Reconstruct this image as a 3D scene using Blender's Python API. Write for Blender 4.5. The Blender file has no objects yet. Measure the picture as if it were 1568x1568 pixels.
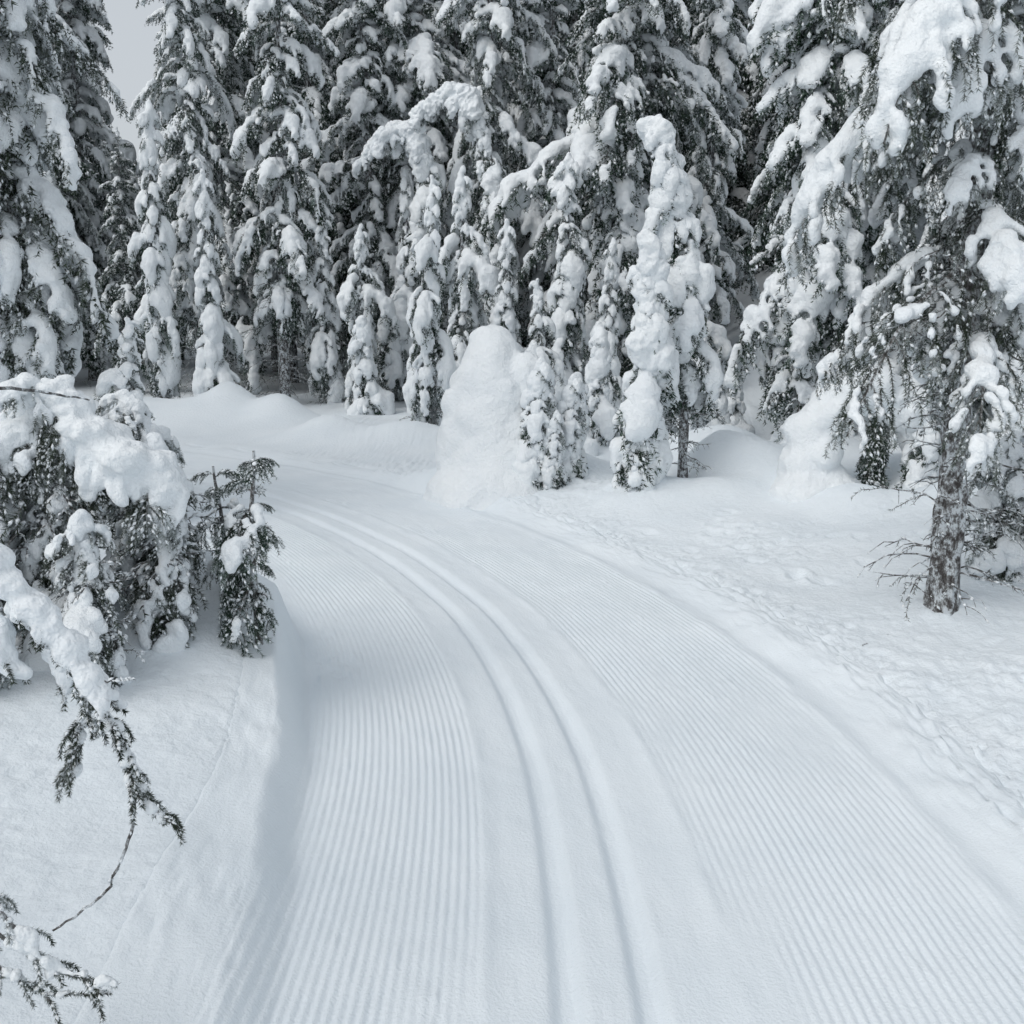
import bpy, bmesh, math, time
import numpy as np
from mathutils import Vector
T0=time.time()
scene=bpy.context.scene
COL=scene.collection

# ---------------------------------------------------------------- noise
def _h(ix,iy,iz,seed):
    h=(ix*374761393+iy*668265263+iz*1274126177+seed*974711).astype(np.int64)&0xFFFFFFFF
    h=((h^(h>>13))*1274126177)&0xFFFFFFFF
    h=((h^(h>>15))*2246822519)&0xFFFFFFFF
    h=h^(h>>16)
    return h/4294967295.0*2-1
def noise3(x,y,z,seed=0):
    x,y,z=np.broadcast_arrays(np.asarray(x,float),np.asarray(y,float),np.asarray(z,float))
    ix=np.floor(x).astype(np.int64);iy=np.floor(y).astype(np.int64);iz=np.floor(z).astype(np.int64)
    fx=x-ix;fy=y-iy;fz=z-iz
    fx=fx*fx*fx*(fx*(fx*6-15)+10);fy=fy*fy*fy*(fy*(fy*6-15)+10);fz=fz*fz*fz*(fz*(fz*6-15)+10)
    r=0
    for a in (0,1):
        for b in (0,1):
            for c in (0,1):
                w=(fx if a else 1-fx)*(fy if b else 1-fy)*(fz if c else 1-fz)
                r=r+w*_h(ix+a,iy+b,iz+c,seed)
    return r
def noise2(x,y,seed=0):
    x=np.asarray(x,float);y=np.asarray(y,float)
    ix=np.floor(x).astype(np.int64);iy=np.floor(y).astype(np.int64)
    fx=x-ix;fy=y-iy
    fx=fx*fx*fx*(fx*(fx*6-15)+10);fy=fy*fy*fy*(fy*(fy*6-15)+10)
    z=np.zeros_like(ix)
    return ((1-fx)*(1-fy)*_h(ix,iy,z,seed)+fx*(1-fy)*_h(ix+1,iy,z,seed)
            +(1-fx)*fy*_h(ix,iy+1,z,seed)+fx*fy*_h(ix+1,iy+1,z,seed))
def sstep(x,a,b):
    t=np.clip((np.asarray(x,float)-a)/(b-a),0,1);return t*t*(3-2*t)

# ---------------------------------------------------------------- materials
def mat(name):
    m=bpy.data.materials.new(name);m.use_nodes=True
    nt=m.node_tree;b=nt.nodes['Principled BSDF'];return m,nt,b
def snow_mat(name,sc,dist,det=2,col=(0.81,0.865,0.905),col2=(0.77,0.83,0.875)):
    m,nt,b=mat(name);N=nt.nodes;L=nt.links
    tc=N.new('ShaderNodeTexCoord')
    n=N.new('ShaderNodeTexNoise');n.inputs['Scale'].default_value=1.3;n.inputs['Detail'].default_value=2
    L.new(tc.outputs['Object'],n.inputs['Vector'])
    r=N.new('ShaderNodeValToRGB');r.color_ramp.elements[0].position=.35;r.color_ramp.elements[1].position=.65
    r.color_ramp.elements[0].color=(*col2,1);r.color_ramp.elements[1].color=(*col,1)
    L.new(n.outputs['Fac'],r.inputs['Fac']);L.new(r.outputs['Color'],b.inputs['Base Color'])
    b.inputs['Roughness'].default_value=.8
    b.inputs['Specular IOR Level'].default_value=.2
    nn=N.new('ShaderNodeTexNoise');nn.inputs['Scale'].default_value=sc;nn.inputs['Detail'].default_value=det;nn.inputs['Roughness'].default_value=.65
    L.new(tc.outputs['Object'],nn.inputs['Vector'])
    bp=N.new('ShaderNodeBump');bp.inputs['Strength'].default_value=1;bp.inputs['Distance'].default_value=dist
    L.new(nn.outputs['Fac'],bp.inputs['Height']);L.new(bp.outputs['Normal'],b.inputs['Normal'])
    return m
M_SNOW=snow_mat('ground_snow',24,.012,3)
M_TRAIL=snow_mat('groomed_snow',70,.005,2)
M_LOAD=snow_mat('clinging_snow',16,.028,3,(0.865,0.90,0.92),(0.83,0.87,0.90))
def bark_mat():
    m,nt,b=mat('frosty_bark');N=nt.nodes;L=nt.links
    tc=N.new('ShaderNodeTexCoord')
    n=N.new('ShaderNodeTexNoise');n.inputs['Scale'].default_value=17;n.inputs['Detail'].default_value=5;n.inputs['Roughness'].default_value=.75
    mp=N.new('ShaderNodeMapping');mp.inputs['Scale'].default_value=(1.2,1.2,.8)
    L.new(tc.outputs['Object'],mp.inputs['Vector']);L.new(mp.outputs['Vector'],n.inputs['Vector'])
    r=N.new('ShaderNodeValToRGB');e=r.color_ramp.elements
    e[0].position=.40;e[0].color=(.05,.044,.042,1);e[1].position=.57;e[1].color=(.62,.66,.69,1)
    x=e.new(.48);x.color=(.18,.18,.18,1)
    L.new(n.outputs['Fac'],r.inputs['Fac']);L.new(r.outputs['Color'],b.inputs['Base Color'])
    b.inputs['Roughness'].default_value=.9
    bp=N.new('ShaderNodeBump');bp.inputs['Distance'].default_value=.025
    L.new(n.outputs['Fac'],bp.inputs['Height']);L.new(bp.outputs['Normal'],b.inputs['Normal'])
    return m
def needle_mat(name,dark,mid,frost,p0,p1):
    m,nt,b=mat(name);N=nt.nodes;L=nt.links
    g=N.new('ShaderNodeNewGeometry');tc=N.new('ShaderNodeTexCoord')
    n=N.new('ShaderNodeTexNoise');n.inputs['Scale'].default_value=4;n.inputs['Detail'].default_value=2
    L.new(tc.outputs['Object'],n.inputs['Vector'])
    a=N.new('ShaderNodeMath');a.operation='MULTIPLY_ADD';a.inputs[1].default_value=.4
    L.new(g.outputs['Random Per Island'],a.inputs[0])
    s=N.new('ShaderNodeMath');s.operation='MULTIPLY_ADD';s.inputs[1].default_value=1.6;s.inputs[2].default_value=-.48
    L.new(n.outputs['Fac'],s.inputs[0]);L.new(s.outputs[0],a.inputs[2])
    r=N.new('ShaderNodeValToRGB');e=r.color_ramp.elements
    e[0].position=.2;e[0].color=(*dark,1);e[1].position=p1;e[1].color=(*frost,1)
    x=e.new(p0);x.color=(*mid,1)
    L.new(a.outputs[0],r.inputs['Fac']);L.new(r.outputs['Color'],b.inputs['Base Color'])
    b.inputs['Roughness'].default_value=.85;b.inputs['Specular IOR Level'].default_value=.12
    return m
M_BARK=bark_mat()
M_NEED=needle_mat('spruce_needles',(.012,.026,.016),(.038,.066,.045),(.30,.36,.34),.60,1.05)
M_NEEDN=needle_mat('frosted_needles',(.018,.028,.017),(.06,.078,.056),(.50,.54,.55),.52,.92)
NM=[M_BARK,M_NEED,M_LOAD];NMN=[M_BARK,M_NEEDN,M_LOAD]

# ---------------------------------------------------------------- mesh helpers
def mesh_arrays(name,V,F,mats,M=None,smooth=False):
    me=bpy.data.meshes.new(name)
    V=np.ascontiguousarray(V,np.float32);F=np.ascontiguousarray(F,np.int32);k=F.shape[1]
    me.vertices.add(len(V));me.vertices.foreach_set('co',V.ravel())
    me.loops.add(F.size);me.loops.foreach_set('vertex_index',F.ravel())
    me.polygons.add(len(F))
    me.polygons.foreach_set('loop_start',np.arange(0,F.size,k,dtype=np.int32))
    for m in mats: me.materials.append(m)
    if M is not None: me.polygons.foreach_set('material_index',np.ascontiguousarray(M,np.int32))
    sm=np.full(len(F),smooth,bool) if np.isscalar(smooth) else smooth
    me.polygons.foreach_set('use_smooth',sm)
    me.update(calc_edges=True)
    return me
bm=bmesh.new();bmesh.ops.create_icosphere(bm,subdivisions=2,radius=1)
ICOV=np.array([v.co[:] for v in bm.verts]);ICOF=np.array([[v.index for v in f.verts] for f in bm.faces]);bm.free()

def fuse(blobs,voxel,amp=.02,freq=6,smooth=2,seed=0):
    Vs=[];Fs=[];o=0
    for c,t,r in blobs:
        t=np.asarray(t,float);t=t/(np.linalg.norm(t)+1e-9)
        up=np.array([0,0,1.]) if abs(t[2])<.95 else np.array([1.,0,0])
        b=np.cross(up,t);b/=np.linalg.norm(b);n=np.cross(t,b)
        Rm=np.stack([t*r[0],b*r[1],n*r[2]],0)
        Vs.append(ICOV@Rm+np.asarray(c));Fs.append(ICOF+o);o+=len(ICOV)
    me=mesh_arrays('tmp',np.concatenate(Vs),np.concatenate(Fs),[])
    ob=bpy.data.objects.new('tmp',me);COL.objects.link(ob)
    md=ob.modifiers.new('r','REMESH');md.mode='VOXEL';md.voxel_size=voxel
    if smooth:
        ms=ob.modifiers.new('s','SMOOTH');ms.factor=.5;ms.iterations=smooth
    dg=bpy.context.evaluated_depsgraph_get();ev=ob.evaluated_get(dg);m2=ev.to_mesh()
    nv=len(m2.vertices);V=np.empty(nv*3);m2.vertices.foreach_get('co',V);V=V.reshape(-1,3)
    Nn=np.empty(nv*3);m2.vertices.foreach_get('normal',Nn);Nn=Nn.reshape(-1,3)
    m2.calc_loop_triangles();F=np.empty(len(m2.loop_triangles)*3,np.int32)
    m2.loop_triangles.foreach_get('vertices',F);F=F.reshape(-1,3)
    ev.to_mesh_clear();bpy.data.objects.remove(ob);bpy.data.meshes.remove(me)
    d=noise3(V[:,0]*freq,V[:,1]*freq,V[:,2]*freq,seed)*amp+noise3(V[:,0]*freq*2.5,V[:,1]*freq*2.5,V[:,2]*freq*2.5,seed+1)*amp*.6
    return V+Nn*d[:,None],F

def tube(P,R,k=4):
    P=np.asarray(P,float);n=len(P);R=np.broadcast_to(R,(n,))
    T=np.gradient(P,axis=0);T/=np.linalg.norm(T,axis=1)[:,None]+1e-9
    up=np.where(np.abs(T[:,2:3])<.9,np.array([[0,0,1.]]),np.array([[1.,0,0]]))
    B=np.cross(up,T);B/=np.linalg.norm(B,axis=1)[:,None]+1e-9;Nn=np.cross(T,B)
    a=np.arange(k)*2*np.pi/k
    V=(P[:,None]+R[:,None,None]*(np.cos(a)[None,:,None]*B[:,None]+np.sin(a)[None,:,None]*Nn[:,None])).reshape(-1,3)
    i=np.arange(n-1)[:,None]*k;j=np.arange(k)[None];j2=(j+1)%k
    q=np.stack([i+j,i+j2,i+k+j2,i+k+j],-1).reshape(-1,4)
    F=np.concatenate([q[:,[0,1,2]],q[:,[0,2,3]]]);return V,F

class Acc:
    def __init__(s): s.V=[];s.F=[];s.M=[];s.o=0
    def add(s,V,F,M):
        s.V.append(V);s.F.append(F+s.o);s.M.append(np.full(len(F),M) if np.isscalar(M) else M);s.o+=len(V)
    def get(s):
        if not s.V: return np.zeros((0,3)),np.zeros((0,3),int),np.zeros(0,int)
        return np.concatenate(s.V),np.concatenate(s.F),np.concatenate(s.M)
OV=np.array([[1,0,0],[-1,0,0],[0,1,0],[0,-1,0],[0,0,.8],[0,0,-.5]],float)
OF=np.array([[0,2,4],[2,1,4],[1,3,4],[3,0,4],[2,0,5],[1,2,5],[3,1,5],[0,3,5]])
def dabs(P,rng,n,r):
    """tiny crumbs of snow caught on a twig"""
    i=rng.integers(1,len(P),n);C=P[i]+rng.normal(0,r*.35,(n,3));C[:,2]+=r*.4
    T=P[i]-P[i-1];T/=np.linalg.norm(T,axis=1)[:,None]+1e-9
    up=np.array([[.1,.2,1.]]);B=np.cross(up,T);B/=np.linalg.norm(B,axis=1)[:,None]+1e-9;N=np.cross(T,B)
    s=r*rng.uniform(.5,1.3,(n,1,1))
    V=C[:,None]+s*(OV[None,:,0:1]*T[:,None]*1.9+OV[None,:,1:2]*B[:,None]+OV[None,:,2:3]*N[:,None])
    F=(OF[None]+np.arange(n)[:,None,None]*6).reshape(-1,3);return V.reshape(-1,3),F

def needles(P,rng,ln,w,per,spacing):
    seg=np.diff(P,axis=0);d=np.linalg.norm(seg,axis=1);S=np.concatenate([[0],np.cumsum(d)])
    n=max(2,int(S[-1]/spacing));s=np.repeat(np.linspace(0,S[-1],n),per)+rng.normal(0,spacing*.4,n*per);s=np.clip(s,0,S[-1])
    C=np.stack([np.interp(s,S,P[:,i]) for i in range(3)],1)
    k=np.clip(np.searchsorted(S,s)-1,0,len(seg)-1);T=seg[k]/(d[k][:,None]+1e-9)
    r=rng.normal(size=C.shape);r-=T*np.sum(r*T,1)[:,None];r/=np.linalg.norm(r,axis=1)[:,None]+1e-9
    D=T*rng.uniform(.4,1,(len(s),1))+r*.9;D/=np.linalg.norm(D,axis=1)[:,None]
    W=np.cross(D,rng.normal(size=D.shape));W/=np.linalg.norm(W,axis=1)[:,None]+1e-9
    l=ln*rng.uniform(.6,1.2,(len(s),1))
    V=np.stack([C-W*w/2,C+W*w/2,C+D*l],1).reshape(-1,3)
    return V,np.arange(len(V)).reshape(-1,3)

def arc(p0,az,a0,a1,L,n,rng=None,wig=0,pw=1.):
    s=np.linspace(0,1,n-1)**pw;a=a0+(a1-a0)*s;z=np.full(n-1,az)
    if wig: a=a+rng.normal(0,wig,n-1);z=z+np.cumsum(rng.normal(0,wig,n-1))*.6
    st=np.stack([np.cos(a)*np.cos(z),np.cos(a)*np.sin(z),np.sin(a)],1)*(L/(n-1))
    return np.concatenate([[p0],np.asarray(p0)+np.cumsum(st,0)])

SETS={'far':dict(nl=.09,nw=.028,per=3,sp=.06,vox=.048,dr=.026,dn=1),
      'mid':dict(nl=.055,nw=.014,per=4,sp=.040,vox=.033,dr=.018,dn=1),
      'near':dict(nl=.030,nw=.0045,per=6,sp=.013,vox=.017,dr=.009,dn=3)}
def make_branch(L,snow,kind,seed,rs=1.0):
    """one spruce branch: drooping axis, side twigs, hanging needle curtains, patchy snow pads (absolute sizes in metres)"""
    q=SETS[kind];rng=np.random.default_rng(seed);A=Acc()
    a0=rng.uniform(-.15,.2);a1=-rng.uniform(.8,1.3)
    P=arc((0,0,0),0,a0,a1,L,14,rng,.07)
    A.add(*tube(P,np.linspace(.015,.004,14)*(.5+.5*L),3),0)
    A.add(*needles(P[3:],rng,q['nl'],q['nw'],q['per'],q['sp']),1)
    T=np.gradient(P,axis=0);T/=np.linalg.norm(T,axis=1)[:,None]
    blobs=[];ph=rng.uniform(0,100)
    nt=int(5+5.5*L)
    for i in range(nt):
        s=.12+.86*i/nt;f=s*13;i0=int(f);p=P[i0]+(P[min(i0+1,13)]-P[i0])*(f-i0)
        sl=math.asin(np.clip(T[i0][2],-1,1))
        for sd in (-1,1):
            l=min(L,1.5)*(.36*(1-s)**.6)*rng.uniform(.65,1.25)+.09
            tw=arc(p,sd*rng.uniform(.6,1.15),sl*.7,sl-.7-rng.uniform(0,.7),l,7,rng,.14)
            A.add(*tube(tw,np.linspace(.005,.002,7),3),0)
            A.add(*needles(tw,rng,q['nl'],q['nw'],q['per'],q['sp']),1)
            A.add(*dabs(tw,rng,q['dn']+1,q['dr']*1.15),2)
            for j in (2,4):
                if rng.random()<.85:
                    t2=arc(tw[j],sd*rng.uniform(.2,1.6),-.6,-1.45,l*.4+.09,5,rng,.15)
                    A.add(*needles(t2,rng,q['nl'],q['nw'],q['per'],q['sp']),1)
                    A.add(*dabs(t2,rng,q['dn'],q['dr']),2)
            if rng.random()<.10+.55*snow-(.2 if snow<.15 else 0):
                j0=rng.integers(1,4)
                for j in range(j0,6):
                    r=rs*(.022+.020*rng.random())*(.75+.45*snow)
                    blobs.append((tw[j]+np.array([0,0,r*.5])+rng.normal(0,.008,3),tw[min(j+1,6)]-tw[j-1],(r*1.6,r*1.1,r)))
    n=int(L/.04)
    for s in np.linspace(.08,1.0,n):
        f=s*13;i0=min(int(f),13);p=P[i0]+(P[min(i0+1,13)]-P[i0])*(f-i0)
        nz=float(noise3(s*L*6.5+ph,0,0,5))
        if nz<.40-.75*snow: continue
        r=rs*(.033+.028*snow)*(1+.5*nz)*(.7+.5*math.sin(math.pi*min(1,s*1.02)))
        blobs.append((p+np.array([0,0,r*.5])+rng.normal(0,.013,3),T[i0],(r*1.3,r*1.3,r)))
    npil=rng.poisson(.25+1.2*max(0,snow-.35)*min(1.6,L+.2)) if snow>.15 else 0
    for _ in range(npil):
        s=rng.uniform(.35,.95);i0=int(s*13);r=rs*rng.uniform(.065,.105)*(.6+.4*snow)
        blobs.append((P[i0]+np.array([0,0,r*.4]),T[i0],(r*1.75,r*1.1,r*.85)))
        blobs.append((P[i0]+T[i0]*r+np.array([rng.normal(0,.02),rng.choice([-1,1])*r*.7,-r*.1]),T[i0],(r*1.1,r*.7,r*.6)))
    if len(blobs)<2: blobs+=[(P[9]+[0,0,.01],T[9],(.04,.025,.02)),(P[5]+[0,0,.01],T[5],(.04,.022,.02))]
    sV,sF=fuse(blobs,q['vox'] if snow>.15 else .01,(.018 if kind!='near' else .013) if snow>.15 else .003,10,1,seed)
    V,F,M=A.get();return dict(V=V,F=F,M=M,sV=sV,sF=sF,L=L)
def make_set(kind,Ls,snows,seed,rs=1.0): return [make_branch(l,s,kind,seed+17*i+j,rs) for i,l in enumerate(Ls) for j,s in enumerate(snows)]
FAR_L=make_set('far',(.8,1.7),[.2,.4,.6],100,1.1)
MID_L=make_set('mid',(.6,1.2,2.2),[.35,.55,.75],150,1.08)
MID_H=make_set('mid',(.5,1.0,1.8),[.8,1.0,1.2],200,1.15)
NEAR_H=make_set('near',(.4,.9,1.5),[.75,1.0],300,.85)
NEAR_L=make_set('near',(.4,.9,1.5),[.3,.5],340,.8)
NEAR_S=make_set('near',(.4,),[.0,.05,.1],380,.6)
print('branches',time.time()-T0)

def xf(V,c,az,tilt,roll,s):
    ca,sa=math.cos(az),math.sin(az);ct,st=math.cos(tilt),math.sin(tilt);cr,sr=math.cos(roll),math.sin(roll)
    Rz=np.array([[ca,-sa,0],[sa,ca,0],[0,0,1]]);Ry=np.array([[ct,0,-st],[0,1,0],[st,0,ct]]);Rx=np.array([[1,0,0],[0,cr,-sr],[0,sr,cr]])
    return (V@(Rz@Ry@Rx).T)*s+c
def pick(src,l,rng):
    w=np.array([abs(math.log(b['L']/l)) for b in src]);m=w.min();c=[b for b,k in zip(src,w) if k<m+.01];return c[rng.integers(len(c))]

def build_tree(name,h,R,seed,bset,z0=.8,prof=.75,per_m=15,tr=.09,path=None,cap=.12,capr=.06,dead=12,tlow=-.35,ttop=.45,minlen=.18,vox=.04,bset2=None,p2=0,capamp=.02,lenvar=(.55,1.2),needm=None,one=False,lump=.35,straight=False,dlen=.8):
    rng=np.random.default_rng(seed);A=Acc();S=Acc()
    if path is None:
        n=20;t=np.linspace(0,1,n);k=.006 if straight else .035
        P=np.stack([noise3(t*2,0,0,seed)*k*h*t,noise3(t*2,5,0,seed)*k*h*t,t*h],1)
    else:
        C=np.array(path,float);tt=np.linspace(0,1,len(C));n=40;t=np.linspace(0,1,n)
        P=np.stack([np.interp(t,tt,C[:,i]) for i in range(3)],1)
        for _ in range(6): P[1:-1]=(P[:-2]+2*P[1:-1]+P[2:])/4
    d=np.linalg.norm(np.diff(P,axis=0),axis=1);SL=np.concatenate([[0],np.cumsum(d)]);H=SL[-1]
    zt=np.linspace(0,H,70);PT=np.stack([np.interp(zt,SL,P[:,i]) for i in range(3)],1)
    rr=tr*(1-zt/H)**.8+.008
    TV,TF=tube(np.concatenate([[PT[0]-[0,0,.3]],PT]),np.concatenate([[rr[0]*1.35],rr*(1+.25*np.exp(-zt/.15))]),10)
    TV[:,:2]+=np.stack([noise3(TV[:,0]*12,TV[:,1]*12,TV[:,2]*7,1),noise3(TV[:,0]*12,TV[:,1]*12,TV[:,2]*7,2)],1)*tr*.22
    A.add(TV,TF,0)
    at=lambda z:np.array([np.interp(z,SL,P[:,i]) for i in range(3)])
    az=rng.uniform(0,6)
    nb=int((H-z0)*per_m)
    for i in range(nb):
        f=(i+rng.random())/nb;z=z0+(H*.985-z0)*f
        az+=2.4+rng.normal(0,.35)
        r=R*(1-f)**prof*(1-.30*math.exp(-f*9))
        r*=1+lump*float(noise3(math.cos(az)*1.2,math.sin(az)*1.2,z*1.3,seed))
        l=max(minlen,r*rng.uniform(*lenvar))
        tilt=tlow+(ttop-tlow)*f**2+rng.normal(0,.17)
        src=bset2 if (bset2 and rng.random()<p2) else bset
        b=pick(src,l/.85,rng);c=at(z);s=l/.85/b['L'];roll=rng.normal(0,.15)
        A.add(xf(b['V'],c,az,tilt,roll,s),b['F'],b['M'])
        S.add(xf(b['sV'],c,az,tilt,roll,s),b['sF'],0)
    for i in range(dead):
        z=rng.uniform(.2,z0+.7);a=rng.uniform(0,6.28);l=rng.uniform(.25,dlen)*min(1,R)
        tw=arc(at(z),a,rng.uniform(-.3,.3),rng.uniform(-1,.1),l,7,rng,.18)
        A.add(*tube(tw,np.linspace(.009,.003,7),3),0);A.add(*dabs(tw,rng,5,.011),2)
        for j in (2,3,4,5):
            t2=arc(tw[j],a+rng.choice([-1,1])*rng.uniform(.5,1.2),-.2,-.9,l*.35,4,rng,.2)
            A.add(*tube(t2,np.linspace(.005,.002,4),3),0);A.add(*dabs(t2,rng,2,.009),2)
            if rng.random()<.4:A.add(*needles(t2,rng,.03,.006,3,.02),1)
    if cap>0:
        bl=[];zz=H*(1-cap)
        while zz<H+.02:
            c=at(min(zz,H));r=capr*(1.35-.6*(zz-H*(1-cap))/(H*cap))*rng.uniform(.7,1.3)
            tg=at(min(zz+.05,H))-at(zz-.05);hz=math.hypot(tg[0],tg[1])/(np.linalg.norm(tg)+1e-9)
            bl.append((c+np.array([rng.normal(0,.3*r),rng.normal(0,.3*r),r*.6*hz]),tg,(r*1.4,r*1.1,r*1.05)));zz+=capr*.9
            if hz>.4:
                for sd in (-1,1):
                    if rng.random()<.5: bl.append((c+np.array([0,sd*r*.9,-r*rng.uniform(.2,1.2)]),(0,.2*sd,-1),(r*1.3,r*.6,r*.7)))
        V,F=fuse(bl,vox*.6,capamp,9,2,seed);S.add(V,F,0)
    V,F,M=A.get();V2,F2,M2=S.get()
    if one:
        return mesh_arrays(name,np.concatenate([V,V2]),np.concatenate([F,F2+len(V)]),NM,np.concatenate([M,M2+2]),np.concatenate([M==2,np.ones(len(F2),bool)]))
    return mesh_arrays(name+'_wood',V,F,[M_BARK,needm or M_NEED,M_LOAD],M,M==2),mesh_arrays(name+'_snow',V2,F2,[M_LOAD],None,True)
def place(name,meshes,x,y,z,rot=0,s=1,parent=None,sz=None):
    if not isinstance(meshes,tuple):
        o=bpy.data.objects.new(name,meshes);COL.objects.link(o)
        o.location=(x,y,z);o.rotation_euler=(0,0,rot);o.scale=(s,s,sz or s)
        if parent: o.parent=parent
        return o
    e=bpy.data.objects.new(name,None);COL.objects.link(e);e.empty_display_size=.3
    e.location=(x,y,z);e.rotation_euler=(0,0,rot);e.scale=(s,s,sz or s)
    for m,nm in zip(meshes,('trunk_and_needles','snow_load')):
        o=bpy.data.objects.new(nm,m);COL.objects.link(o);o.parent=e
    return e

# ---------------------------------------------------------------- trail centreline (between the two ski grooves)
CP=np.array([(.30,-4),(.30,-1),(.31,1),(.315,2.7),(.32,3.3),(.274,4.34),(.185,5.11),(-.026,6.19),(-.22,6.9),(-.52,7.76),(-1.02,8.87),(-1.48,9.69),(-2.13,10.67),(-3.10,11.9),(-4.4,13.2),(-6.2,14.5),(-9.0,16.0),(-14,17.6),(-24,20),(-40,23)])
d=np.concatenate([[0],np.cumsum(np.linalg.norm(np.diff(CP,axis=0),axis=1))])
sS=np.arange(0,d[-1],.05);cl=np.stack([np.interp(sS,d,CP[:,i]) for i in (0,1)],1)
for _ in range(120): cl[1:-1]=(cl[:-2]+2*cl[1:-1]+cl[2:])/4
tg=np.gradient(cl,axis=0);tg/=np.linalg.norm(tg,axis=1)[:,None];nr=np.stack([tg[:,1],-tg[:,0]],1)
def offset(x,y):
    x=np.asarray(x,float).ravel();y=np.asarray(y,float).ravel();out=np.empty(len(x))
    cs=cl[::4];ns=nr[::4];ts=tg[::4]
    for a in range(0,len(x),20000):
        X=x[a:a+20000,None]-cs[None,:,0];Y=y[a:a+20000,None]-cs[None,:,1]
        D=X*X+Y*Y;i=D.argmin(1);j=np.arange(len(i))
        dx=X[j,i];dy=Y[j,i];side=dx*ns[i,0]+dy*ns[i,1];al=dx*ts[i,0]+dy*ts[i,1]
        dist=np.sqrt(D[j,i]);out[a:a+20000]=np.where(np.abs(al)<.2,side,np.sign(side)*dist)
    return out
BUMPS=[(1.45,10.9,.26,.55),(-.15,12.2,.40,.9),(.75,12.4,.2,.6),(3.0,11.5,.44,.62),(2.55,13.2,.42,.6),(4.1,13.3,.30,.8),(3.1,6.75,.10,.35),
 (-3.15,16.9,.30,.5),(-4.4,18.7,.5,.5),(-5.4,19.2,.45,.45),(-5.9,18.8,.3,.8),(1.6,15.2,.35,.7),(.6,15.5,.3,.6),(3.6,15.6,.5,.7),(5.2,12.4,.4,.9),(5.0,9.5,.25,1.1),(6,7.5,.3,1.0),
 (-2.2,16.3,.12,.5),(.9,17.6,.3,.8),(-1.7,16.6,.2,.5),(-7.5,19.5,.4,1.2),(2.2,10.6,.14,.4),(4.35,11.3,.25,.5),(3.5,10.0,.26,.45),(2.9,12.6,.3,.45),(2.45,11.9,.38,.38),(4.5,9.6,.26,.4),(3.9,12.2,.4,.4),(4.9,10.7,.35,.5),
 (-1.75,5.85,.22,.30),(-2.3,5.6,.25,.6),(-1.35,3.25,.04,.3)]
def height(x,y,off=None,detail=True):
    x=np.asarray(x,float).ravel();y=np.asarray(y,float).ravel()
    if off is None: off=offset(x,y)
    r=np.clip(off,0,None);l=np.clip(-off,0,None)
    e=noise2(x*1.1,y*1.1,3)*.07
    out=sstep(r+e,1.62,1.86)
    R=.065*out+.16*sstep(r,2.0,5.0)
    by=np.interp(y,[0,2.7,3.6,4.3,5.2,6.1,7.0,8.2,11,14],[.12,.15,.19,.25,.37,.46,.26,.12,.10,.14])
    lip=np.interp(y,[2.0,2.7,3.3,3.85,5.3,6.3,7.5],[1.05,1.12,1.18,1.27,1.37,1.36,1.42])
    le=l+noise2(x*2,y*2,4)*.014+noise2(x*7,y*7,14)*.005
    lb=sstep(le-lip,-.08,.10)
    Lh=by*(.84*lb+.16*sstep(le-lip,0,.5))+.16*sstep(l,1.5,3.5)*sstep(y,-2,2)
    h=R+Lh
    far=np.maximum(out,lb)
    for bx,byy,a,s in BUMPS: h+=a*np.exp(-(((x-bx)**2+(y-byy)**2)/(2*s*s*.6)))*far
    h+=far*(noise2(x*.5,y*.5,1)*.05*sstep(np.abs(off),1.8,4)+noise2(x*1.6,y*1.6,2)*.028)
    h+=sstep(y,14.5,36)*sstep(x/np.maximum(y,1),.08,.30)*3.6+.05*np.clip(y-27,0,None)
    if detail:
        band=np.exp(-((r-2.02)/.26)**2)*(off>0)+.8*np.exp(-((r-2.8)/.55)**2)*(off>0)*sstep(noise2(x*.8,y*.8,8),-.5,.2)
        c=noise2(x*9,y*9,21);c2=noise2(x*19,y*19,22);c3=noise2(x*34,y*34,23)
        h+=band*(.026*np.clip(c,-.3,1)+.018*np.abs(c2)+.011*c3)
        crumb=sstep(noise2(x*1.3,y*1.3,9),.05,.5)*far
        h+=crumb*(.004*c2+.0045*c3)
        h+=far*(.003*c2+.0022*c3+.008*noise2(x*5,y*5,24))
        rg=np.random.default_rng(5)
        for i in range(60):
            if i<44: sx=rg.uniform(1.9,4.9);sy=rg.uniform(3.4,9.6);sx-= (sy-5)*.25*(sy>5)
            elif i<52: sx=rg.uniform(-1.35,-.95);sy=rg.uniform(5.5,6.6)
            else: sx=rg.uniform(1.6,2.6);sy=rg.uniform(8,10)
            a=rg.uniform(0,3.1);ca,sa=math.cos(a),math.sin(a);sc=rg.uniform(.45,.9)
            dx=x-sx;dy=y-sy;m=(np.abs(dx)<.4)&(np.abs(dy)<.4)
            if not m.any(): continue
            u=(dx[m]*ca+dy[m]*sa)/(.12*sc);v=(-dx[m]*sa+dy[m]*ca)/(.07*sc);q=u*u+v*v
            q=q*(1+.5*c2[m])
            h[m]+=(-.026*sc*np.exp(-q)+.015*sc*np.exp(-((np.sqrt(np.abs(q))-1.6)/.5)**2))*np.maximum(far[m],1.0*(off[m]<0))
    return h
def gz(x,y): return float(height([x],[y],None,False)[0])

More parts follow.
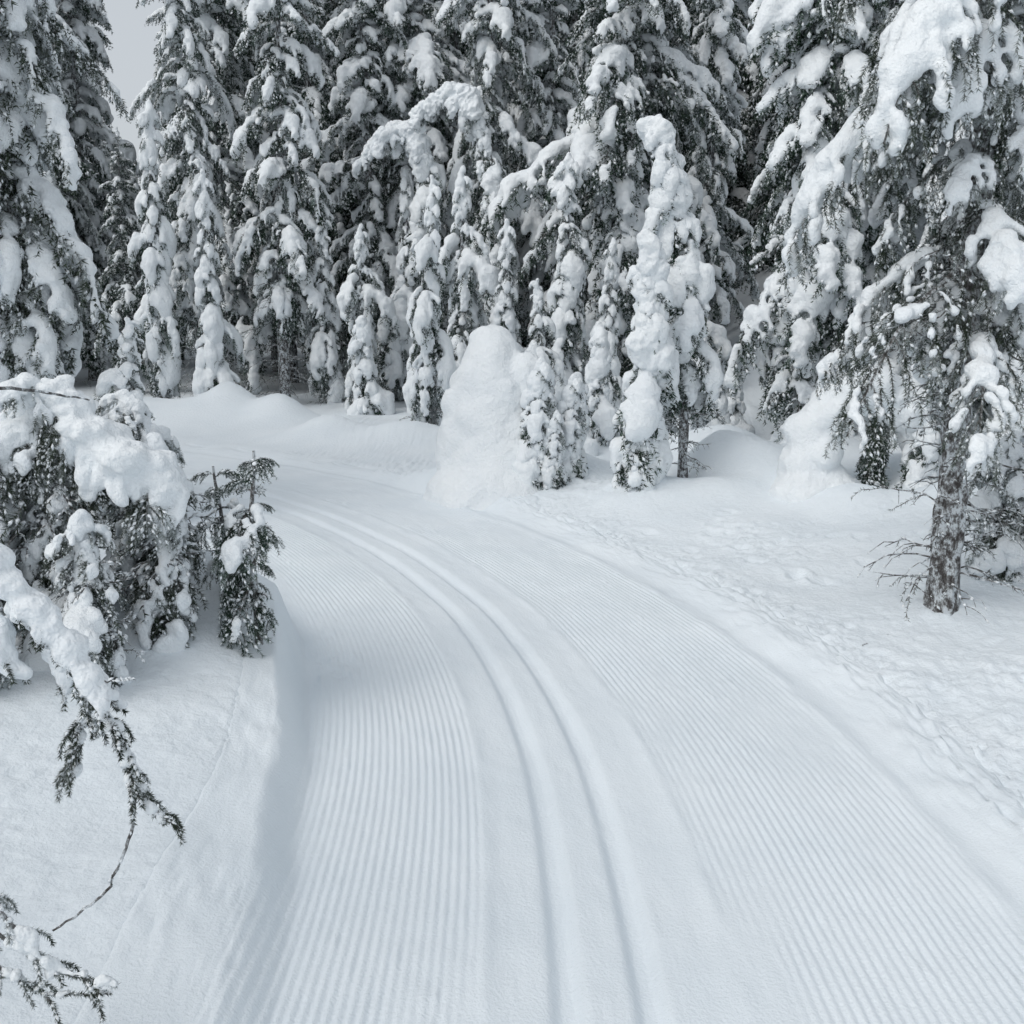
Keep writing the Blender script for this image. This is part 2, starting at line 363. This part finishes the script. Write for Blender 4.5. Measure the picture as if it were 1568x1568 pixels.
def axis(lo,hi,step,lim,g=1.09):
    c=list(np.arange(lo,hi,step));s=step;v=hi
    while v<lim: c.append(v);s*=g;v+=s
    c.append(lim);s=step;v=lo-step;a=[]
    while v>-lim: a.append(v);s*=g;v-=s
    a.append(-lim);return np.array(a[::-1]+c)
gx=axis(-3.2,5.6,.022,600);gy=axis(2.2,12.0,.025,600,1.05)
X,Y=np.meshgrid(gx,gy);x=X.ravel();y=Y.ravel()
off=np.sign(x-.3)*50.0;near=(np.abs(x)<45)&(y>-6)&(y<40)
off[near]=offset(x[near],y[near])
beh=(y<=-6);off[beh]=x[beh]-.3
zz=height(x,y,off)
dist=np.hypot(x,y);zz=np.where(dist>120,np.minimum(zz,6+0*zz),zz)
inside=sstep(off,-1.62,-1.50)*(1-sstep(off,1.92,2.06))
zz=zz-.14*inside
nx,ny=len(gx),len(gy)
i=(np.arange(ny-1)[:,None]*nx+np.arange(nx-1)[None]).ravel()
F=np.stack([i,i+1,i+1+nx,i+nx],1)
me=mesh_arrays('snow_ground',np.stack([x,y,zz],1),F,[M_SNOW],None,True)
g=bpy.data.objects.new('snow_ground',me);COL.objects.link(g)
print('ground',nx,ny,time.time()-T0)

# groomed ski trail: corduroy + classic grooves, built as real relief
oc=np.arange(-1.72,2.16,.0064)
si=[];k=60
while k<len(sS)-2:
    si.append(k);k+=1 if cl[k,1]<12 and k<400 else 4
si=np.array(si)
PX=cl[si,0][:,None]+nr[si,0][:,None]*oc[None];PY=cl[si,1][:,None]+nr[si,1][:,None]*oc[None]
ss=sS[si][:,None]+0*oc[None];OO=oc[None]+0*ss
hx=PX.ravel();hy=PY.ravel();o=OO.ravel();s=ss.ravel()
hh=height(hx,hy,o,True)
wob=o+noise2(s*.4,o*0,31)*.008+noise2(s*1.6,o*3,30)*.0014
cord=np.cos(wob*2*np.pi/.038)
ml=sstep(o,-1.34,-1.2)*(1-sstep(o,-.46,-.40));mr=sstep(o,.46,.52)*(1-sstep(o,1.46,1.6))
fade=np.clip(.68+.65*noise2(s*.9,o*2.2,32)+.35*noise2(s*4,o*9,40),.08,1.2)
hh+=(ml*.9+mr)*.0040*fade*cord
gd=lambda c,w:np.exp(-(np.abs((o-c)/w))**3.2)
dp=.036+.005*noise2(s*2,o*0,33)
hh-=dp*(gd(-.135,.047)+gd(.135,.047))
hh-=.007*sstep(o,-.42,-.32)*(1-sstep(o,.34,.44))
hh+=.009*np.exp(-((o+.41)/.03)**2)*(.5+.7*noise2(s*6,o*0,34))+.008*np.exp(-((o-.45)/.03)**2)*(.5+.7*noise2(s*6,o*0,35))
hh+=.018*np.exp(-((o-1.53)/.06)**2)*(.7+.5*noise2(s*5,o*9,36))
hh+=.0028*noise2(hx*16,hy*16,37)+.0016*noise2(hx*38,hy*38,38)+.008*noise2(hx*1.4,hy*1.4,39)
cr=noise2(hx*27,hy*27,41);hh+=.009*sstep(cr,.64,.95)*sstep(noise2(hx*2,hy*2,42),-.2,.4)*(ml+mr)
edge=(1-sstep(o,-1.72,-1.60))+sstep(o,2.02,2.15)
hh+=.003-.10*edge
n2=len(oc);n1=len(si)
i=(np.arange(n1-1)[:,None]*n2+np.arange(n2-1)[None]).ravel()
F=np.stack([i,i+n2,i+n2+1,i+1],1)[:,::-1]
me=mesh_arrays('ski_trail',np.stack([hx,hy,hh],1),F,[M_TRAIL],None,True)
t=bpy.data.objects.new('groomed_ski_trail',me);COL.objects.link(t)
print('trail',n1,n2,time.time()-T0)

# ---------------------------------------------------------------- trees
TALL=[build_tree('tall%d'%i,11+1.2*i,1.40+.22*(i%3),500+i,MID_L,bset2=MID_H,p2=.42,z0=2.0,prof=.55,per_m=11,tr=.12,cap=.04,dead=48,lump=.8,one=True,lenvar=(.45,1.25),dlen=1.1) for i in range(4)]
DARK=[build_tree('dark%d'%i,12+1.5*i,1.9+.2*i,540+i,FAR_L,z0=1.9,prof=.6,per_m=9,tr=.14,cap=.03,dead=30,lump=.5,one=True) for i in range(3)]
SMALL=[build_tree('small%d'%i,4.2,.85+.10*i,560+i,MID_H,bset2=MID_L,p2=.22,z0=.5,prof=.75,per_m=12,tr=.05,cap=.17,capr=.09,tlow=-.75,ttop=-.1,minlen=.24,lenvar=(.45,1.25),lump=.8,one=True,dead=18) for i in range(4)]
SAP=[build_tree('sap%d'%i,1.5,.46,580+i,MID_H,bset2=MID_L,p2=.2,z0=.1,prof=.6,per_m=20,tr=.03,cap=.4,capr=.10,dead=6,tlow=-.7,ttop=-.2,one=True,lump=.7) for i in range(2)]
print('trees',time.time()-T0)
N1='snowy_spruce_tree'
def P(meshes,x,y,rot=0,s=1,sz=None,name=N1,dz=-.06): return place(name,meshes,x,y,gz(x,y)+dz,rot,s,None,sz)
P(TALL[0],-5.0,21.8,.3,1.0,1.05)
P(TALL[1],-7.0,22.4,1.2,.8,.95)
P(SMALL[0],-7.35,20.8,2,1.05,1.42)
P(SMALL[1],-6.2,20.6,4,.9,1.12)
P(SMALL[2],-4.1,22.0,1,.8,.95)
P(TALL[3],-3.3,24.5,3,1.0,1)
P(TALL[2],-.6,22.5,.4,.95,1)
P(TALL[1],-1.9,25,5,1.1,1.1)
P(SMALL[3],-3.2,21,2,.8,.9)
P(SMALL[0],.95,18.3,.5,.95,1.08)
P(SMALL[1],-.1,18.6,3.3,.75,.86)
P(SMALL[2],-1.45,17.2,2.5,.75,1.0)
P(SMALL[3],-1.0,19.2,1.5,.9,1.1)
P(SMALL[1],1.75,19.5,1.1,1.0,1.25)
P(SAP[0],1.3,14.6,1,1.1); P(SAP[1],.95,14.0,2,.8); P(SAP[0],2.35,13.6,3,.7); P(SAP[1],-2.95,20,3,1.3)
P(SAP[1],3.3,14.6,2,.8);P(SAP[0],2.9,13.9,4,.7);P(SAP[0],2.9,15.4,2,1.0)
P(SMALL[2],.45,16.4,4.2,.55,.6);P(SMALL[0],1.6,16.6,2.2,.6,.75);P(SMALL[3],2.75,16.8,.7,.7,.9);P(SMALL[1],-2.3,22.5,1.7,.9,1.2)
arch=build_tree('arch',6,.95,601,MID_H,bset2=MID_L,p2=.25,z0=1.2,per_m=12,tr=.07,path=[(0,0,0),(.3,0,1.8),(.9,0,3.6),(1.3,0,5.0),(1.0,0,5.9),(.3,0,5.95),(-.35,0,5.2)],cap=.28,capr=.15,tlow=-.8,ttop=-.8,capamp=.04,lump=.7)
P(arch,-3.0,22.0,0,.97)
arch2=build_tree('arch2',6,1.0,602,MID_H,bset2=MID_L,p2=.25,z0=1.5,per_m=12,tr=.07,path=[(0,0,0),(.1,0,2.8),(-.1,0,5.2),(-.5,0,6.4),(-1.1,0,6.5),(-1.8,0,5.9)],cap=.20,capr=.13,tlow=-.8,ttop=-.8,capamp=.05,lump=.7)
P(arch2,-.3,21.5,0,1)
big=build_tree('big',13,2.5,610,MID_L,bset2=MID_H,p2=.42,z0=1.2,prof=.6,per_m=17,tr=.16,cap=.03,lump=.7)
P(big,2.3,20.6,0,1)
P(TALL[3],4.6,24,1,1.0);P(TALL[0],.9,24,4,1.1)
c1=build_tree('c1',2.6,.52,620,MID_H,bset2=MID_L,p2=.1,z0=.12,prof=.4,per_m=24,tr=.06,cap=.45,capr=.12,tlow=-.75,ttop=-.4,dead=10,capamp=.04,lump=.6)
P(c1,1.42,10.75,.4,1)
c2=build_tree('c2',4.4,.74,621,MID_H,bset2=MID_L,p2=.2,z0=1.3,prof=.4,per_m=16,tr=.06,path=[(0,0,0),(0,0,1.5),(-.1,0,3),(-.25,0,4.0),(-.42,0,4.5),(-.62,0,4.42)],cap=.24,capr=.13,tlow=-.8,ttop=-.5,dead=30,capamp=.035,lump=.7)
P(c2,1.98,11.3,0,.87)
r1=build_tree('r1',9,1.45,630,MID_L,bset2=MID_H,p2=.42,z0=.35,prof=.45,per_m=21,tr=.12,cap=.04,tlow=-.6,lump=.7)
P(r1,4.15,13.6,0,1)
P(r1,6.0,13.2,2.4,.95);P(r1,7.6,11.5,4.2,.9);P(TALL[1],5.4,16.5,1,1);P(TALL[2],7.5,16,3,1);P(SMALL[0],5.1,12.0,1,.9,1);P(SMALL[3],6.4,10.0,1,1.0,1.2)
P(TALL[3],9.3,14,3,.9);P(TALL[0],5.9,9.3,2,.62,.7);P(SAP[0],5.0,9.6,2,1.2);P(SAP[1],5.3,8.6,1,1.1)
a1=build_tree('a1',7.2,1.15,640,NEAR_L,bset2=NEAR_H,p2=.45,z0=1.85,prof=.3,per_m=16,tr=.10,cap=.03,dead=70,tlow=-.4,ttop=.2,straight=True,lump=.8,needm=M_NEEDN,lenvar=(.4,1.2))
P(a1,3.02,6.65,2.6,1)
m1=build_tree('m1',8.5,1.25,650,MID_L,bset2=MID_H,p2=.55,z0=.3,prof=.35,per_m=23,tr=.11,cap=.04,tlow=-.6,lump=.7,needm=M_NEEDN)
P(m1,-5.15,10.4,0,1);P(m1,-6.9,9.2,2,1);P(TALL[1],-9.6,13.8,2,.7);P(SMALL[2],-4.0,10.2,2,.6,.5)
P(r1,-10.2,18.5,1,.7,.62)
print('hero',time.time()-T0)

def snow_obj(name,blobs,vox,amp,freq,smooth=3,seed=0):
    V,F=fuse(blobs,vox,amp,freq,smooth,seed)
    me=mesh_arrays(name,V,F,[M_LOAD],None,True);o=bpy.data.objects.new(name,me);COL.objects.link(o);return o
def group(name,parts,loc=(0,0,0)):
    e=bpy.data.objects.new(name,None);COL.objects.link(e);e.location=loc
    for p in parts: p.parent=e
    return e
Z=(0,0,1)
z=gz(-.25,12.1)
bl=[((.05,0,.0),Z,(.9,.80,.74)),((-.02,0,.55),Z,(.6,.66,.62)),((-.0,0,.98),Z,(.5,.54,.50)),((.02,0,1.28),Z,(.38,.40,.38)),((.0,0,1.48),Z,(.29,.27,.28)),
    ((.42,-.2,.70),Z,(.6,.30,.34)),((.42,-.2,1.08),Z,(.34,.25,.28)),((-.3,-.15,.2),Z,(.6,.42,.4)),((.75,-.1,-.1),Z,(.6,.42,.45)),((.05,-.25,-.5),Z,(.75,.95,.95)),
    ((-.42,-.2,.75),Z,(.2,.16,.2)),((.15,-.4,.85),Z,(.3,.18,.24)),((.3,-.42,.4),Z,(.4,.22,.25))]
o1=snow_obj('snow_cone',bl,.04,.035,3.0,5,4)
d1=build_tree('d1',1.3,.48,660,MID_L,bset2=MID_H,p2=.4,z0=.05,prof=.5,per_m=34,tr=.03,cap=.3,capr=.07,dead=3,tlow=-.8,ttop=-.3)
e=group('snow_buried_spruce',[o1],(-.25,12.1,z-.14))
for m,nm,dx,dy,s in ((d1[0],'needles',.56,-.60,1),(d1[1],'snow_load',.56,-.60,1),(d1[0],'side_needles',.95,-.45,.85),(d1[1],'side_snow_load',.95,-.45,.85),(d1[0],'low_needles',.75,-.75,.55),(d1[1],'low_snow',.75,-.75,.55)):
    o=bpy.data.objects.new(nm,m);COL.objects.link(o);o.parent=e;o.location=(dx,dy,.03);o.scale=(s,s,s)
AT=Acc();rg=np.random.default_rng(31)   # branch tips poking out of the buried spruce
for k in range(16):
    a=rg.uniform(-2.6,-.3);zz_=rg.uniform(.25,1.2);rr_=.62-.30*zz_
    b=MID_L[rg.integers(2)];AT.add(xf(b['V'],np.array([rr_*math.cos(a)*.8,rr_*math.sin(a)*.8,zz_]),a,-.5,0,rg.uniform(.22,.4)),b['F'],b['M'])
V,F,M=AT.get();o=bpy.data.objects.new('branch_tips',mesh_arrays('cone_tips',V,F,NM,M));COL.objects.link(o);o.parent=e
z=gz(4.0,10.6)
bl=[];rg=np.random.default_rng(3)
for k in range(19):
    a=math.pi*(.0+.98*k/18);c=(-.55*math.cos(a)+rg.normal(0,.03),rg.normal(0,.05),.28+.58*math.sin(a));r=.17+.05*rg.random()+.06*math.sin(a)
    bl.append((c,(math.sin(a),0,math.cos(a)),(r,.30,r*.9)))
bl+=[((-.58,0,.08),Z,(.35,.36,.28)),((-.1,.05,.9),(1,0,0),(.4,.36,.2)),((.58,-.1,.2),Z,(.25,.2,.14)),((-.5,-.1,-.2),Z,(.4,.5,.5))]
o1=snow_obj('snow_arch',bl,.035,.04,4,3,8)
e=group('snow_arched_bush',[o1],(3.85,10.6,z+.06))
e.scale=(1.12,1.1,1.12)
for m,nm,dx,dy,s in ((d1[0],'needles',.5,-.2,.8),(d1[1],'snow_load',.5,-.2,.8),(d1[0],'inner_needles',.1,.0,.65),(d1[0],'outer_needles',.75,.1,.7)):
    o=bpy.data.objects.new(nm,m);COL.objects.link(o);o.parent=e;o.location=(dx,dy,-.06);o.scale=(s,s,s)

# foreground left: snow-smothered young spruces on the bank
def P2(m,x,y,rot,s=1,sz=None,name='young_snowy_spruce'): return P(m,x,y,rot,s,sz,name,-.05)
b1=build_tree('b1',1.35,.46,670,NEAR_H,bset2=NEAR_L,p2=.35,z0=.1,prof=.3,per_m=26,tr=.025,cap=.4,capr=.07,dead=40,tlow=-.6,ttop=-.1,vox=.022,needm=M_NEEDN,lump=.7,capamp=.03)
b2=build_tree('b2',1.0,.36,671,NEAR_H,bset2=NEAR_L,p2=.45,z0=.08,prof=.4,per_m=26,tr=.02,cap=.4,capr=.055,dead=40,tlow=-.6,ttop=-.1,vox=.022,needm=M_NEEDN,lump=.7,capamp=.03)
b3=build_tree('b3',1.05,.25,672,NEAR_S,bset2=NEAR_L,p2=.12,z0=.22,prof=.10,per_m=15,tr=.013,cap=.03,capr=.012,dead=14,tlow=-.35,ttop=.5,minlen=.10,vox=.02,needm=M_NEED,lump=.9,lenvar=(.35,1.15),dlen=.5)
P2(b1,-2.40,5.0,0,1.04);P2(b2,-1.88,5.15,2,1.05);P2(b2,-2.1,4.7,4,.85);P2(b1,-2.85,5.3,3,.9);P2(b3,-1.43,5.3,0,1.0,1.08);P2(b3,-1.66,5.5,2,.8);P2(b2,-2.6,4.5,1,.85);P2(b1,-2.15,5.6,5,.80)
P(b1,3.75,7.4,2,.85,None,'young_snowy_spruce');P(b2,4.1,7.0,1,1.1,None,'young_snowy_spruce')
rg=np.random.default_rng(8)
bl=[]
pts=[(-2.85,5.0,1.48,.14),(-2.6,5.0,1.54,.14),(-2.45,5.0,1.62,.13),(-2.33,5.0,1.76,.10),(-2.3,5.0,1.86,.06),(-2.2,5.0,1.64,.12),(-2.05,4.98,1.54,.13),(-1.92,4.97,1.48,.12),(-1.8,4.97,1.40,.10),(-1.74,4.97,1.30,.06)]
for a,b in zip(pts[:-1],pts[1:]):
    for u in (0,.33,.66):
        p=[a[i]+(b[i]-a[i])*u for i in range(4)]
        bl.append(((p[0]+rg.normal(0,.01),p[1]+rg.normal(0,.03),p[2]+rg.normal(0,.012)),(1,0,0),(p[3]*1.1,p[3]*1.3,p[3]*.72)))
        for _ in range(2):
            if rg.random()<.65:
                l=rg.uniform(.06,.2);bl.append(((p[0]+rg.normal(0,.04),p[1]-p[3]*rg.uniform(.5,1.15),p[2]-l*.8),(rg.normal(0,.25),-.2,-1),(l,rg.uniform(.03,.055),.04)))
o1=snow_obj('snow_blanket',bl,.014,.020,10,2,12)
AB=Acc()
for k in range(24):
    x0=rg.uniform(-2.9,-1.75);zt=np.interp(x0,[-2.9,-2.4,-2.3,-1.9,-1.7],[1.42,1.6,1.7,1.42,1.25])
    b=NEAR_L[rg.integers(2)];AB.add(xf(b['V'],np.array([x0,5.0+rg.uniform(-.1,.1),zt]),rg.uniform(3.4,6.0),-.5,0,rg.uniform(.5,.9)),b['F'],b['M'])
V,F,M=AB.get();o2=bpy.data.objects.new('twigs_under_snow',mesh_arrays('blanket_twigs',V,F,NMN,M));COL.objects.link(o2)
group('snow_laden_branches',[o1,o2])

# spruce standing just left of the view whose branch hangs into it
A=Acc();rng=np.random.default_rng(77)
def poly(pts,n=24):
    C=np.array(pts,float);tt=np.linspace(0,1,len(C));t=np.linspace(0,1,n);Q=np.stack([np.interp(t,tt,C[:,i]) for i in range(3)],1)
    for _ in range(3): Q[1:-1]=(Q[:-2]+2*Q[1:-1]+Q[2:])/4
    Q[1:-1]+=rng.normal(0,.0022,Q[1:-1].shape);return Q
gzb=gz(-2.15,2.5)
A.add(*tube(poly([(-2.15,2.5,gzb-.2),(-2.12,2.5,1.2),(-2.16,2.52,2.6),(-2.15,2.5,4.2),(-2.1,2.5,5.6)]),np.linspace(.08,.02,24),9),0)
sn=[]
def frond(pts,r0,r1,need=True,snow=0,nl=.015,nw=.0030,sub=0,thr=-.45):
    Q=poly(pts);A.add(*tube(Q,np.linspace(r0,r1,len(Q)),5),0)
    if need: A.add(*needles(Q,rng,nl,nw,9,.0045),1)
    A.add(*dabs(Q,rng,26,.0055),2)
    if snow:
        for j in range(0,len(Q)):
            if noise3(j*.45+pts[0][0]*9,0,0,3)>thr:
                r=snow*rng.uniform(.6,1.25);sn.append((Q[j]+np.array([rng.normal(0,.2)*r,rng.normal(0,.2)*r,r*.55]),Q[min(j+1,len(Q)-1)]-Q[j-1 if j else 0]+1e-4,(r*1.2,r*1.1,r)))
    for k in range(sub):
        j=rng.integers(4,len(Q)-1);d=Q[min(j+1,len(Q)-1)]-Q[j-1];a=math.atan2(d[1],d[0])+rng.choice([-1,1])*rng.uniform(.4,1.2)
        t2=arc(Q[j],a,-.3,-1.3,rng.uniform(.05,.12),7,rng,.15)
        A.add(*tube(t2,np.linspace(.003,.0015,7),4),0);A.add(*needles(t2,rng,nl,nw,9,.0045),1);A.add(*dabs(t2,rng,7,.005),2)
        if snow and rng.random()<.6:
            for q in t2[1:6]: r=min(snow,.03)*rng.uniform(.3,.6);sn.append((q+np.array([0,0,r*.5]),d,(r,r,r*.9)))
frond([(-2.15,2.5,1.95),(-1.7,2.5,1.78),(-1.38,2.48,1.57),(-1.24,2.47,1.42),(-1.15,2.46,1.27),(-1.09,2.45,1.20)],.016,.005,True,.042,sub=54,thr=-.8)
frond([(-1.6,2.48,1.70),(-1.46,2.46,1.48),(-1.36,2.44,1.38),(-1.30,2.42,1.28)],.008,.003,True,.042,sub=24,thr=-.5)
frond([(-1.5,2.50,1.70),(-1.36,2.53,1.52),(-1.26,2.53,1.36),(-1.19,2.5,1.22)],.008,.003,True,.032,sub=24,thr=-.5)
frond([(-1.12,2.45,1.24),(-1.13,2.44,1.14),(-1.15,2.43,1.05),(-1.165,2.43,1.0)],.005,.002,True,.010,sub=18)
frond([(-1.10,2.45,1.21),(-1.05,2.44,1.12),(-1.03,2.43,1.03),(-1.01,2.43,.93)],.005,.003,True,.014,sub=18)
frond([(-1.01,2.43,.95),(-.97,2.42,.90),(-.93,2.42,.86)],.004,.002,True,.009,sub=4)
frond([(-1.01,2.43,.93),(-1.02,2.42,.84),(-1.06,2.42,.74),(-1.10,2.42,.66),(-1.17,2.42,.60),(-1.26,2.42,.54)],.0055,.003,True,.0,nl=.005,nw=.003)
frond([(-1.15,2.46,1.27),(-1.06,2.45,1.25),(-.99,2.44,1.26)],.003,.0015,False)
frond([(-2.15,2.5,1.4),(-1.6,2.46,.80),(-1.38,2.43,.56),(-1.30,2.42,.46),(-1.28,2.42,.40)],.010,.003,True,.014,sub=12)
frond([(-1.6,2.46,.78),(-1.42,2.44,.50),(-1.25,2.43,.40),(-1.1,2.42,.37)],.007,.002,True,.012,sub=10)
frond([(-1.6,2.46,.72),(-1.45,2.44,.42),(-1.3,2.43,.33),(-1.12,2.42,.345)],.006,.002,True,.010,sub=8)
frond([(-2.15,2.5,2.1),(-1.8,2.9,2.0),(-1.6,3.3,1.95),(-1.5,3.5,1.9)],.01,.003,False)
SNX=[]
for k in range(26):
    z=rng.uniform(2.2,5.2);a=rng.uniform(2.0,4.3);b=NEAR_H[k%4];c=np.array([-2.14,2.5,z]);s=rng.uniform(.5,.9)*(1.1-(z-1.5)/5)
    A.add(xf(b['V'],c,a,-.4,0,s),b['F'],b['M']);SNX.append((xf(b['sV'],c,a,-.4,0,s),b['sF']))
V,F,M=A.get();o1=bpy.data.objects.new('trunk_and_twigs',mesh_arrays('near_branch',V,F,NMN,M,M==2));COL.objects.link(o1)
S=Acc();V,F=fuse(sn,.007,.010,18,1,3);S.add(V,F,0)
for v,f in SNX: S.add(v,f,0)
V,F,M=S.get();o2=bpy.data.objects.new('snow_load',mesh_arrays('near_branch_snow',V,F,[M_LOAD],None,True));COL.objects.link(o2)
group('overhanging_spruce_tree',[o1,o2])

A=Acc()
for (x,y,l) in ((2.28,6.1,.04),(2.52,6.3,.03),(-.62,11.2,.14)):
    z0=gz(x,y)
    for k in range(3):
        t_=arc((x,y,z0+.005),rng.uniform(0,6.28),.3,.1,l,5,rng,.3);A.add(*tube(t_,[.004,.004,.003,.003,.002],4),0)
V,F,M=A.get();o=bpy.data.objects.new('fallen_twigs',mesh_arrays('fallen_twigs',V,F,[M_BARK,M_NEED],M));COL.objects.link(o)

# ---------------------------------------------------------------- distant forest
fe=bpy.data.objects.new('distant_spruce_forest',None);COL.objects.link(fe)
rg=np.random.default_rng(21);cnt=0
for row,yy in enumerate([26,28.5,31.5,35,40,47]):
    wdt=yy*.58+3;xx=-wdt
    while xx<wdt:
        x=xx+rg.uniform(-.7,.7);y=yy+rg.uniform(-1,1);r=x/y
        mesh=(TALL+DARK+DARK)[rg.integers(10)];s=rg.uniform(.85,1.25)
        if yy>38: s*=1.25
        if -.41<r<-.315: s*=.46
        if not (.17<r<.27 and y<34):
            place('spruce',mesh,x,y,gz(x,y)-.1,rg.uniform(0,6.28),s,fe);cnt+=1
        xx+=rg.uniform(1.7,2.6)*(1 if yy<38 else 1.2)
for k in range(24):
    sd=-1 if k%2 else 1
    x=sd*rg.uniform(10,22);y=rg.uniform(-8,22)
    if abs(float(offset([x],[y])[0]))<3.4 or (y>0 and -.43<x/y<-.31): continue
    place('spruce',(TALL+DARK)[rg.integers(7)],x,y,gz(x,y)-.1,rg.uniform(0,6.28),rg.uniform(.8,1.1),fe);cnt+=1
print('forest',cnt,time.time()-T0)

# ---------------------------------------------------------------- overcast light, sky, camera
w=bpy.data.worlds.new('World');scene.world=w;w.use_nodes=True;nt=w.node_tree
bg=nt.nodes['Background'];sky=nt.nodes.new('ShaderNodeTexSky');sky.sky_type='NISHITA';sky.sun_disc=False
EL,AZ=math.radians(46),math.radians(-128)
sky.sun_elevation=EL;sky.sun_rotation=AZ;sky.dust_density=4;sky.air_density=1.0
hs=nt.nodes.new('ShaderNodeHueSaturation');hs.inputs['Saturation'].default_value=.45
mx=nt.nodes.new('ShaderNodeMixRGB');mx.inputs['Fac'].default_value=.6;mx.inputs['Color2'].default_value=(4.45,4.72,4.92,1)  # cloud layer over the clear sky
nt.links.new(sky.outputs[0],hs.inputs['Color']);nt.links.new(hs.outputs[0],mx.inputs['Color1']);nt.links.new(mx.outputs[0],bg.inputs['Color'])
bg.inputs['Strength'].default_value=.15
sl=bpy.data.lights.new('sun','SUN');sl.energy=.8;sl.angle=math.radians(45);sl.color=(1,.985,.96)
so=bpy.data.objects.new('sun',sl);COL.objects.link(so)
dv=Vector((math.sin(AZ)*math.cos(EL),math.cos(AZ)*math.cos(EL),math.sin(EL)))
so.rotation_euler=dv.to_track_quat('Z','Y').to_euler()
cam=bpy.data.cameras.new('camera');co=bpy.data.objects.new('camera',cam);COL.objects.link(co)
co.location=(0,0,2.2);co.rotation_euler=(math.radians(90-11.4),0,0)
cam.sensor_width=36;cam.lens=18/math.tan(math.radians(27.5));cam.clip_end=2000;cam.clip_start=.05
scene.camera=co
scene.view_settings.view_transform='Standard';scene.view_settings.look='None';scene.view_settings.exposure=0
print('done',time.time()-T0)
